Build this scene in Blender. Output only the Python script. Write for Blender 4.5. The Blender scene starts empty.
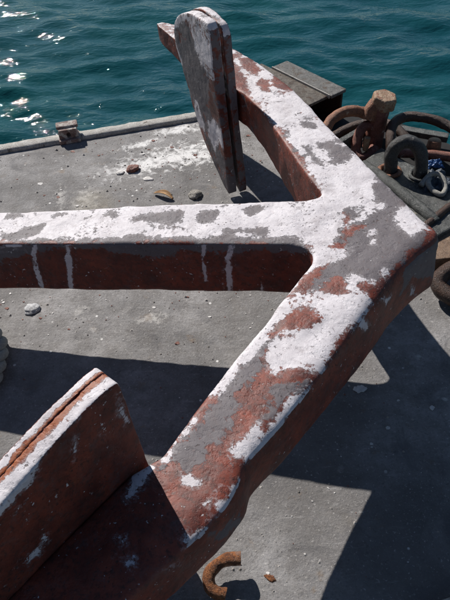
import bpy, bmesh, math, random, time
import numpy as np
from mathutils import Vector, Matrix, noise
R_ = math.radians
SC = bpy.context.scene
COL = SC.collection
random.seed(7)

# ------------------------------------------------------------------ camera
PITCH, ROLL = 0.8045, -0.0571
cam = bpy.data.cameras.new('camera')
cam.sensor_fit = 'VERTICAL'; cam.sensor_height = 36.0; cam.sensor_width = 27.0
cam.lens = 611.66 / 600 * 36.0
cam.clip_start = 0.05; cam.clip_end = 6000
camo = bpy.data.objects.new('camera', cam); COL.objects.link(camo); SC.camera = camo
_fw = Vector((0, math.cos(PITCH), -math.sin(PITCH)))
_rt = Vector((1, 0, 0)); _up = Vector((0, math.sin(PITCH), math.cos(PITCH)))
cr, sr = math.cos(ROLL), math.sin(ROLL)
r2 = _rt * cr + _up * sr; u2 = _up * cr - _rt * sr
M = Matrix.Identity(4)
for i in range(3):
    M[i][0] = r2[i]; M[i][1] = u2[i]; M[i][2] = -_fw[i]
M[0][3], M[1][3], M[2][3] = 0, 0, 1.7
camo.matrix_world = M
SC.render.resolution_x = 768; SC.render.resolution_y = 1024

# ------------------------------------------------------------------ sky, sun, exposure
SAZ, SEL = R_(-29.4), R_(38.0)
w = bpy.data.worlds.new('World'); SC.world = w; w.use_nodes = True
nt = w.node_tree
sky = nt.nodes.new('ShaderNodeTexSky'); sky.sky_type = 'NISHITA'; sky.sun_disc = False
sky.sun_elevation = SEL; sky.sun_rotation = SAZ; sky.air_density = 1.0; sky.dust_density = 0.3; sky.ozone_density = 2.5
nt.links.new(sky.outputs[0], nt.nodes['Background'].inputs[0])
nt.nodes['Background'].inputs[1].default_value = 0.05
sl = bpy.data.lights.new('sun', 'SUN'); sl.energy = 5.0; sl.angle = R_(0.53); sl.color = (1.0, 0.955, 0.9)
so = bpy.data.objects.new('sun', sl); COL.objects.link(so)
sd_ = Vector((math.sin(SAZ) * math.cos(SEL), math.cos(SAZ) * math.cos(SEL), math.sin(SEL)))
so.rotation_euler = sd_.to_track_quat('Z', 'Y').to_euler(); so.location = sd_ * 20
SC.view_settings.view_transform = 'Standard'; SC.view_settings.look = 'None'
SC.view_settings.exposure = 0.32; SC.view_settings.gamma = 1.0

# ------------------------------------------------------------------ node helpers
class NT:
    def __init__(s, name):
        s.m = bpy.data.materials.new(name); s.m.use_nodes = True
        s.t = s.m.node_tree; s.b = s.t.nodes['Principled BSDF']
        s.co = None
    def n(s, ty, **kw):
        x = s.t.nodes.new('ShaderNode' + ty)
        for k, v in kw.items(): setattr(x, k, v)
        return x
    def l(s, a, b): s.t.links.new(a, b)
    def coord(s):
        if s.co is None: s.co = s.n('TexCoord').outputs['Object']
        return s.co
    def noise(s, scale, detail=6, rough=.6, off=0., dist=0., stretch=None):
        mp = s.n('Mapping'); s.l(s.coord(), mp.inputs[0]); mp.inputs['Location'].default_value = (off, off * 1.7, -off)
        if stretch: mp.inputs['Scale'].default_value = stretch
        x = s.n('TexNoise'); x.inputs['Scale'].default_value = scale; x.inputs['Detail'].default_value = detail
        x.inputs['Roughness'].default_value = rough; x.inputs['Distortion'].default_value = dist
        s.l(mp.outputs[0], x.inputs['Vector']); return x.outputs[0]
    def voro(s, scale, feature='F1', off=0.):
        mp = s.n('Mapping'); s.l(s.coord(), mp.inputs[0]); mp.inputs['Location'].default_value = (off, off, off)
        x = s.n('TexVoronoi', feature=feature); x.inputs['Scale'].default_value = scale
        s.l(mp.outputs[0], x.inputs['Vector']); return x.outputs['Distance']
    def mth(s, op, a, b=0., c=None, clamp=False):
        x = s.n('Math', operation=op, use_clamp=clamp)
        for i, q in enumerate((a, b, c)):
            if q is None: continue
            if isinstance(q, (int, float)): x.inputs[i].default_value = q
            else: s.l(q, x.inputs[i])
        return x.outputs[0]
    def step(s, v, a, b):
        x = s.n('MapRange'); x.clamp = True; s.l(v, x.inputs[0]); x.inputs[1].default_value = a; x.inputs[2].default_value = b
        return x.outputs[0]
    def mix(s, f, a, b, blend='MIX'):
        x = s.n('Mix', data_type='RGBA', blend_type=blend)
        for i, q in ((0, f), (6, a), (7, b)):
            if isinstance(q, (int, float)): x.inputs[i].default_value = q
            elif isinstance(q, tuple): x.inputs[i].default_value = (*q, 1)
            else: s.l(q, x.inputs[i])
        return x.outputs[2]
    def mixf(s, f, a, b):
        x = s.n('Mix', data_type='FLOAT')
        for i, q in ((0, f), (2, a), (3, b)):
            if isinstance(q, (int, float)): x.inputs[i].default_value = q
            else: s.l(q, x.inputs[i])
        return x.outputs[0]
    def attr(s, name): return s.n('Attribute', attribute_name=name).outputs['Fac']
    def out(s, col, rough=.6, bump=None, dist=.002, metal=0., spec=.4, strength=1.):
        if isinstance(col, tuple): s.b.inputs['Base Color'].default_value = (*col, 1)
        else: s.l(col, s.b.inputs['Base Color'])
        if isinstance(rough, (int, float)): s.b.inputs['Roughness'].default_value = rough
        else: s.l(rough, s.b.inputs['Roughness'])
        s.b.inputs['Metallic'].default_value = metal; s.b.inputs['Specular IOR Level'].default_value = spec
        if bump is not None:
            x = s.n('Bump'); x.inputs['Distance'].default_value = dist; x.inputs['Strength'].default_value = strength
            s.l(bump, x.inputs['Height']); s.l(x.outputs[0], s.b.inputs['Normal'])
        return s.m

def mat_paint():
    """three worn coats: white over grey over red oxide primer, thickness as relief"""
    t = NT('worn_paint')
    wa, ga, ra = t.attr('white'), t.attr('grey'), t.attr('rust')
    big = t.mth('SUBTRACT', t.noise(13, 4, .6), .5)
    mid = t.mth('SUBTRACT', t.noise(44, 10, .76, 3.1, .25), .5)
    fine = t.mth('SUBTRACT', t.noise(150, 5, .6, 8.), .5)
    wn = t.mth('ADD', t.mth('MULTIPLY', big, .035), t.mth('ADD', t.mth('MULTIPLY', mid, .085), t.mth('MULTIPLY', fine, .010)))
    # clusters of small chips knocked through the white coat; edges ragged in some places, clean in others
    rag = t.mixf(t.step(t.noise(5, 2, .5, 5.), .4, .62), .7, 1.6)
    wn = t.mth('ADD', t.mth('MULTIPLY', big, .075), t.mth('MULTIPLY', rag, t.mth('ADD', t.mth('MULTIPLY', mid, .07), t.mth('MULTIPLY', fine, .012))))
    wv = t.mth('ADD', wa, wn); wm = t.step(wv, 0., .0012)
    feather = t.mth('MULTIPLY', t.mth('MULTIPLY', t.step(wv, -.012, .0), t.step(t.noise(120, 5, .7, 97.), .42, .62)), .55)
    clus = t.step(t.noise(7, 4, .6, 95.), .53, .72)
    hole = t.step(t.mth('SUBTRACT', t.noise(52, 7, .72, 93.), t.mth('MULTIPLY', clus, .13)), .405, .40)
    wm = t.mth('MULTIPLY', wm, t.mth('SUBTRACT', 1., t.mth('MULTIPLY', hole, t.step(clus, .12, .2))))
    big2 = t.mth('SUBTRACT', t.noise(7, 3, .5, 11.), .5)
    mid2 = t.mth('SUBTRACT', t.noise(26, 9, .7, 15., .4), .5)
    gn = t.mth('ADD', t.mth('MULTIPLY', big2, .07), t.mth('MULTIPLY', mid2, .11))
    gm = t.step(t.mth('ADD', ga, gn), -.002, .004)
    # red primer
    n1 = t.noise(14, 8, .65, 20.); n2 = t.noise(70, 6, .7, 25.)
    red = t.mix(t.step(n1, .35, .68), (.082, .021, .016), (.225, .050, .028))
    red = t.mix(t.step(n2, .50, .66), red, (.062, .024, .019))
    red = t.mix(t.mth('MULTIPLY', t.step(t.noise(18, 9, .75, 28.), .55, .64), .5), red, (.085, .062, .062))
    # pink chalky bloom
    red = t.mix(t.mth('MULTIPLY', t.step(t.noise(5, 6, .6, 33.), .5, .75), .12), red, (.20, .085, .06))
    ru = t.step(t.mth('ADD', t.mth('MULTIPLY', t.mth('SUBTRACT', t.noise(30, 7, .65, 40.), .52), 1.6), ra), .0, .25)
    rc = t.mix(t.noise(60, 5, .6, 44.), (.36, .095, .022), (.16, .045, .02))
    red = t.mix(ru, red, rc)
    grey = t.mix(t.noise(22, 7, .65, 50.), (.078, .065, .069), (.150, .136, .146))
    grey = t.mix(t.step(t.noise(90, 5, .7, 55.), .60, .72), grey, (.10, .05, .045))
    white = t.mix(t.step(t.noise(11, 9, .75, 60.), .40, .66), (.61, .58, .60), (.44, .41, .43))
    white = t.mix(t.mth('MULTIPLY', t.step(t.noise(48, 8, .8, 64.), .56, .72), .7), white, (.36, .31, .31))
    white = t.mix(t.step(t.voro(120, off=3.), .10, .03), white, (.30, .22, .2))
    col = t.mix(gm, red, grey); col = t.mix(feather, col, (.46, .43, .44)); col = t.mix(wm, col, white)
    # stray chips and flecks of white on the bare coats
    fl = t.mth('MULTIPLY', t.step(t.noise(85, 4, .6, 70.), .665, .68), t.step(t.noise(9, 3, .5, 71.), .44, .58))
    col = t.mix(fl, col, (.62, .60, .60))
    # corrosion pits and ground-in grime through every coat
    pit = t.mth('MULTIPLY', t.step(t.noise(105, 4, .6, 101.), .615, .66), t.step(t.noise(7, 3, .6, 103.), .42, .62))
    col = t.mix(t.mth('MULTIPLY', pit, .8), col, (.050, .030, .026))
    gr = t.mth('MULTIPLY', t.step(t.noise(16, 9, .78, 107., .8), .52, .66), .38); col = t.mix(gr, col, (.12, .085, .08))
    rough = t.mixf(wm, t.mixf(gm, .52, .62), .6)
    h = t.mth('ADD', t.mth('MULTIPLY', wm, .40), t.mth('MULTIPLY', gm, .2))
    h = t.mth('ADD', h, t.mth('MULTIPLY', t.noise(130, 8, .7, 80.), .5))
    h = t.mth('ADD', h, t.mth('MULTIPLY', t.step(t.noise(34, 5, .6, 84.), .64, .5), .5))
    h = t.mth('SUBTRACT', t.mth('ADD', h, t.mth('MULTIPLY', fl, .4)), t.mth('MULTIPLY', pit, .8))
    return t.out(col, rough, h, .0016, spec=.35)

def mat_rust(name, dark, light, worn=None, wornamt=.62, rough=.75, dist=.003, scale=1.):
    t = NT(name)
    a = t.noise(34 * scale, 9, .74); b = t.noise(190 * scale, 6, .75, 4.)
    c = t.mix(t.step(a, .36, .66), dark, light)
    c = t.mix(t.step(b, .50, .64), c, tuple(x * .40 for x in dark))
    c = t.mix(t.step(t.noise(240 * scale, 4, .7, 14.), .60, .68), c, tuple(min(.6, x * 1.7) for x in light))
    if worn: c = t.mix(t.step(t.noise(24 * scale, 9, .7, 9.), wornamt, wornamt + .05), c, worn)
    h = t.mth('ADD', t.mth('MULTIPLY', a, .9), t.mth('MULTIPLY', b, .8))
    return t.out(c, t.step(b, .2, 1.1 / rough - .35), h, dist * 1.35, spec=.3)

def mat_deck():
    t = NT('worn_deck')
    n1 = t.noise(2.2, 9, .62); n2 = t.noise(16, 8, .7, 2.); n3 = t.noise(120, 5, .7, 5.)
    c = t.mix(t.step(n1, .35, .68), (.115, .111, .110), (.37, .358, .355))
    c = t.mix(t.mth('MULTIPLY', t.step(n2, .44, .68), .75), c, (.13, .12, .113))
    c = t.mix(t.mth('MULTIPLY', t.step(n3, .50, .74), .6), c, (.085, .078, .072))
    c = t.mix(t.mth('MULTIPLY', t.step(t.noise(210, 3, .6, 31.), .60, .70), .7), c, (.42, .40, .37))
    # thin whitish and ochre stains
    c = t.mix(t.mth('MULTIPLY', t.step(t.noise(3.6, 9, .68, 12., .6), .56, .72), .42), c, (.42, .40, .385))
    c = t.mix(t.mth('MULTIPLY', t.step(t.noise(5, 7, .65, 17.), .60, .75), .30), c, (.24, .185, .11))
    # dropping splashes: blobs at fixed places
    cm = t.coord(); sep = t.n('SeparateXYZ'); t.l(cm, sep.inputs[0])
    def blob(x, y, rx, ry, rot=0):
        ca, sa = math.cos(rot), math.sin(rot)
        dx = t.mth('SUBTRACT', sep.outputs[0], x); dy = t.mth('SUBTRACT', sep.outputs[1], y)
        u = t.mth('ADD', t.mth('MULTIPLY', dx, ca / rx), t.mth('MULTIPLY', dy, sa / rx))
        v = t.mth('ADD', t.mth('MULTIPLY', dx, -sa / ry), t.mth('MULTIPLY', dy, ca / ry))
        return t.mth('SUBTRACT', 1., t.mth('SQRT', t.mth('ADD', t.mth('MULTIPLY', u, u), t.mth('MULTIPLY', v, v))))
    bl = [blob(*a) for a in [(-.17, 2.66, .40, .17, .15), (-.36, 2.60, .34, .13, .3), (-.40, 2.78, .18, .05, .4), (.0, 2.72, .20, .11, 0), (-.20, 2.9, .22, .08, .2)]]
    f = bl[0]
    for b in bl[1:]: f = t.mth('MAXIMUM', f, b)
    nn = t.mth('SUBTRACT', t.noise(26, 8, .72, 21., .5), .5)
    g = t.mth('ADD', t.mth('MULTIPLY', f, .30), t.mth('MULTIPLY', nn, 1.0))
    c = t.mix(t.mth('MULTIPLY', t.step(g, .10, .26), .95), c, (.74, .73, .72))
    b2 = [blob(*a) for a in [(-.62, 2.33, .13, .17, 0), (-.74, 2.36, .05, .18, .2), (-.55, 1.62, .07, .05, 0), (-.28, 1.56, .10, .05, 0), (-.66, 2.9, .15, .05, .2),
                             (-.50, 1.52, .03, .02, 0), (.05, 1.0, .03, .02, 0), (.32, .90, .035, .02, .6), (.70, 1.13, .03, .012, -.6), (.56, 1.26, .03, .012, .6), (.60, 1.45, .05, .03, 0), (.66, 1.31, .03, .02, 0)]]
    f = b2[0]
    for b in b2[1:]: f = t.mth('MAXIMUM', f, b)
    g2 = t.mth('ADD', t.mth('MULTIPLY', f, .28), t.mth('MULTIPLY', t.mth('SUBTRACT', t.noise(38, 7, .7, 29.), .5), 1.1))
    c = t.mix(t.mth('MULTIPLY', t.step(g2, .13, .30), .6), c, (.60, .58, .55))
    f3 = blob(-.58, 2.30, .12, .14, .3)
    c = t.mix(t.mth('MULTIPLY', t.step(f3, 0., .6), .3), c, (.36, .31, .21))
    # dark damp-looking blotches and tiny pits
    c = t.mix(t.mth('MULTIPLY', t.step(t.noise(1.3, 8, .66, 61.), .48, .62), .6), c, (.135, .126, .12))
    c = t.mix(t.mth('MULTIPLY', t.step(t.noise(70, 4, .65, 63.), .60, .66), .45), c, (.08, .074, .068))
    c = t.mix(t.mth('MULTIPLY', t.step(t.noise(95, 5, .7, 66.), .60, .66), .6), c, (.50, .48, .46))
    sc = t.noise(9, 6, .7, 75., .2, (1., 7., 1.)); c = t.mix(t.mth('MULTIPLY', t.step(sc, .60, .70), .35), c, (.44, .43, .42))
    c = t.mix(t.mth('MULTIPLY', t.step(t.noise(4.2, 8, .7, 77., 1.2), .55, .66), .55), c, (.095, .092, .095))
    c = t.mix(t.mth('MULTIPLY', t.step(t.noise(11, 8, .72, 79.), .60, .70), .45), c, (.20, .13, .07))
    # rare paint specks
    sp = t.mth('MULTIPLY', t.step(t.voro(16, off=5.), .10, .06), t.step(t.noise(6, 2, .5, 41.), .52, .56))
    c = t.mix(sp, c, (.66, .65, .63))
    h = t.mth('ADD', t.mth('MULTIPLY', t.noise(60, 8, .75, 51.), .9), t.mth('MULTIPLY', n3, .6))
    h = t.mth('ADD', h, t.mth('MULTIPLY', t.noise(9, 4, .6, 53.), 1.2))
    return t.out(c, .78, h, .0038, spec=.3)

def mat_plain(name, c1, c2, scale=40, rough=.7, dist=.002, spec=.3):
    t = NT(name); a = t.noise(scale, 8, .68)
    return t.out(t.mix(t.step(a, .35, .68), c1, c2), rough, a, dist, spec=spec)

def mat_water():
    t = NT('harbour_water')
    a = t.noise(4.5, 3, .5, 0., .3, (1., 2.4, 1.)); b = t.noise(13, 3, .5, 9., .2, (1., 1.9, 1.))
    h = t.mth('ADD', t.mth('MULTIPLY', a, 1.), t.mth('MULTIPLY', b, .42))
    n = t.noise(.35, 4, .6, 3.)
    c = t.mix(t.step(n, .35, .65), (.0042, .048, .060), (.0062, .064, .068))
    m = t.out(c, .02, h, .016, spec=.5)
    t.b.inputs['IOR'].default_value = 1.333
    return m

PAINTM = mat_paint()
RUSTY = mat_rust('orange_rust', (.17, .075, .045), (.36, .155, .080), (.42, .30, .21), .60)
ORANGE = mat_rust('bright_rust', (.10, .040, .022), (.36, .135, .045), (.22, .12, .08), .60, dist=.004)
DARKRUST = mat_rust('dark_rusty_iron', (.035, .022, .018), (.085, .045, .030), (.17, .12, .095), .66)
DARKIRON = mat_rust('dark_iron', (.035, .035, .036), (.075, .072, .070), (.21, .20, .19), .62, rough=.5)
BEIGEIRON = mat_rust('pale_rusty_iron', (.28, .15, .085), (.46, .33, .22), (.24, .075, .035), .56)
REDRUST = mat_rust('red_oxide_iron', (.16, .055, .040), (.30, .13, .095), (.5, .42, .36), .62)
PLATEM = mat_rust('grey_green_steel', (.035, .038, .038), (.125, .128, .12), (.30, .27, .22), .63, rough=.55)
CRUST = mat_rust('crusted_steel', (.10, .08, .065), (.30, .27, .23), (.11, .07, .05), .55, dist=.006, scale=1.4)
GREYTOP = mat_rust('weathered_grey_top', (.085, .08, .075), (.26, .25, .235), (.10, .07, .05), .54, dist=.005)
BLACKM = mat_plain('near_black', (.008, .008, .009), (.018, .018, .019), 30, .8)
LIPM = mat_rust('pale_lip', (.36, .33, .29), (.60, .58, .54), (.14, .11, .08), .60, rough=.8, dist=.004)
DECKM = mat_deck()
WATERM = mat_water()

# ------------------------------------------------------------------ mesh helpers
def link(name, me, m=None, parent=None, smooth=True):
    if m and not me.materials: me.materials.append(m)
    o = bpy.data.objects.new(name, me); COL.objects.link(o)
    if parent: o.parent = parent
    if smooth: me.shade_smooth()
    return o
def tag(o, label=None, cat=None, group=None, kind=None):
    if label: o['label'] = label
    if cat: o['category'] = cat
    if group: o['group'] = group
    if kind: o['kind'] = kind
    return o
def empty(name, loc=(0, 0, 0)):
    o = bpy.data.objects.new(name, None); COL.objects.link(o); o.location = loc; o.empty_display_size = .1; return o
def rel(o, root):   # keep world coordinates of mesh while parented to an unrotated empty
    o.parent = root; o.matrix_parent_inverse = Matrix.Translation(-Vector(root.location)); return o

def catmull(P, n=8, closed=False):
    P = [Vector(p) for p in P]; out = []
    N = len(P); rng = range(N if closed else N - 1)
    for i in rng:
        g = (lambda k: P[k % N]) if closed else (lambda k: P[max(0, min(N - 1, k))])
        p0, p1, p2, p3 = g(i - 1), g(i), g(i + 1), g(i + 2)
        for j in range(n):
            t = j / n
            out.append(.5 * ((2 * p1) + (p2 - p0) * t + (2 * p0 - 5 * p1 + 4 * p2 - p3) * t * t + (3 * p1 - p0 - 3 * p2 + p3) * t ** 3))
    if not closed: out.append(P[-1].copy())
    return out
def tube_mesh(name, pts, rad, closed=False, seg=16, n=8, rough=.0, raw=False):
    C = [Vector(p) for p in pts] if raw else catmull(pts, n, closed)
    N = len(C); V = []; F = []
    rf = rad if callable(rad) else (lambda t: rad)
    T = []
    for i in range(N):
        a = C[(i - 1) % N] if closed or i > 0 else C[0]; b = C[(i + 1) % N] if closed or i < N - 1 else C[-1]
        T.append((b - a).normalized())
    nrm = T[0].orthogonal().normalized()
    frames = []
    for i in range(N):
        if i: nrm = T[i - 1].rotation_difference(T[i]) @ nrm
        nrm = (nrm - T[i] * nrm.dot(T[i])).normalized(); frames.append((nrm.copy(), T[i].cross(nrm)))
    tw = 0.
    if closed:
        e = T[-1].rotation_difference(T[0]) @ nrm
        tw = math.atan2(e.dot(frames[0][1]), e.dot(frames[0][0]))
    for i in range(N):
        a, b = frames[i]; r = rf(i / max(1, N - 1))
        for k in range(seg):
            th = 2 * math.pi * k / seg - tw * i / N
            d = a * math.cos(th) + b * math.sin(th)
            p = C[i] + d * r
            if rough: p = p + d * (noise.noise(p * 28) * rough + noise.noise(p * 90) * rough * .45)
            V.append(p)
    M_ = N if closed else N - 1
    for i in range(M_):
        for k in range(seg):
            F.append((i * seg + k, i * seg + (k + 1) % seg, ((i + 1) % N) * seg + (k + 1) % seg, ((i + 1) % N) * seg + k))
    if not closed:
        F.append(tuple(range(seg - 1, -1, -1))); F.append(tuple((N - 1) * seg + k for k in range(seg)))
    me = bpy.data.meshes.new(name); me.from_pydata([tuple(v) for v in V], [], F); me.update(); return me
def prism_mesh(name, poly, z0, z1, bev=0., seg=2, rough=0.):
    """poly: list of (x,y) CCW; z0,z1 numbers"""
    bm = bmesh.new()
    a = [bm.verts.new((x, y, z0)) for x, y in poly]; b = [bm.verts.new((x, y, z1)) for x, y in poly]
    bm.faces.new(a[::-1]); bm.faces.new(b); N = len(poly)
    for i in range(N): bm.faces.new((a[i], a[(i + 1) % N], b[(i + 1) % N], b[i]))
    bmesh.ops.recalc_face_normals(bm, faces=bm.faces)
    if bev: bmesh.ops.bevel(bm, geom=[e for e in bm.edges], offset=bev, segments=seg, affect='EDGES', profile=.5)
    me = bpy.data.meshes.new(name); bm.to_mesh(me); bm.free(); return me
def remeshed(me, vox, smooth_it=0, fac=.5):
    o = bpy.data.objects.new('scratch', me); COL.objects.link(o)
    r = o.modifiers.new('r', 'REMESH'); r.mode = 'VOXEL'; r.voxel_size = vox
    if smooth_it:
        s = o.modifiers.new('s', 'SMOOTH'); s.factor = fac; s.iterations = smooth_it
    dg = bpy.context.evaluated_depsgraph_get()
    out = bpy.data.meshes.new_from_object(o.evaluated_get(dg))
    bpy.data.objects.remove(o); return out
def coords(me):
    n = len(me.vertices); a = np.empty(n * 3, np.float32); me.vertices.foreach_get('co', a); return a.reshape(-1, 3).astype(float)
def normals(me):
    n = len(me.vertices); a = np.empty(n * 3, np.float32); me.vertices.foreach_get('normal', a); return a.reshape(-1, 3).astype(float)
def setco(me, a): me.vertices.foreach_set('co', a.astype(np.float32).ravel()); me.update()
def attr(me, name, vals):
    a = me.attributes.new(name, 'FLOAT', 'POINT'); a.data.foreach_set('value', np.asarray(vals, np.float32))
def nz(P, s, off=0.):
    return np.array([noise.noise(Vector((p[0] * s + off, p[1] * s, p[2] * s))) for p in P])
def dent(me, amps):
    P = coords(me); Nn = normals(me); d = np.zeros(len(P))
    for s, a in amps: d += nz(P, s, s) * a
    setco(me, P + Nn * d[:, None])
def sdist(poly, X, Y):
    """signed distance, positive inside"""
    P = np.array(poly); n = len(P); d = np.full(X.shape, 1e9); ins = np.zeros(X.shape, bool)
    for i in range(n):
        a, b = P[i], P[(i + 1) % n]; e = b - a; L = e @ e + 1e-12
        t = np.clip(((X - a[0]) * e[0] + (Y - a[1]) * e[1]) / L, 0, 1)
        d = np.minimum(d, np.hypot(X - a[0] - t * e[0], Y - a[1] - t * e[1]))
        c = ((a[1] > Y) != (b[1] > Y))
        with np.errstate(divide='ignore', invalid='ignore'):
            c &= X < (b[0] - a[0]) * (Y - a[1]) / (b[1] - a[1] if b[1] != a[1] else 1e-12) + a[0]
        ins ^= c
    return np.where(ins, d, -d)
def fields(L, X, Y, w0=-.05, g0=-.02):
    W = np.full(X.shape, w0); G = np.full(X.shape, g0)
    for t, p in L:
        s = np.clip(sdist(p, X, Y), -.05, .05)
        if t == 'W': W = np.maximum(W, s)
        elif t == 'K': W = np.minimum(W, -s)
        else: G = np.maximum(G, s)
    return W, G

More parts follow.
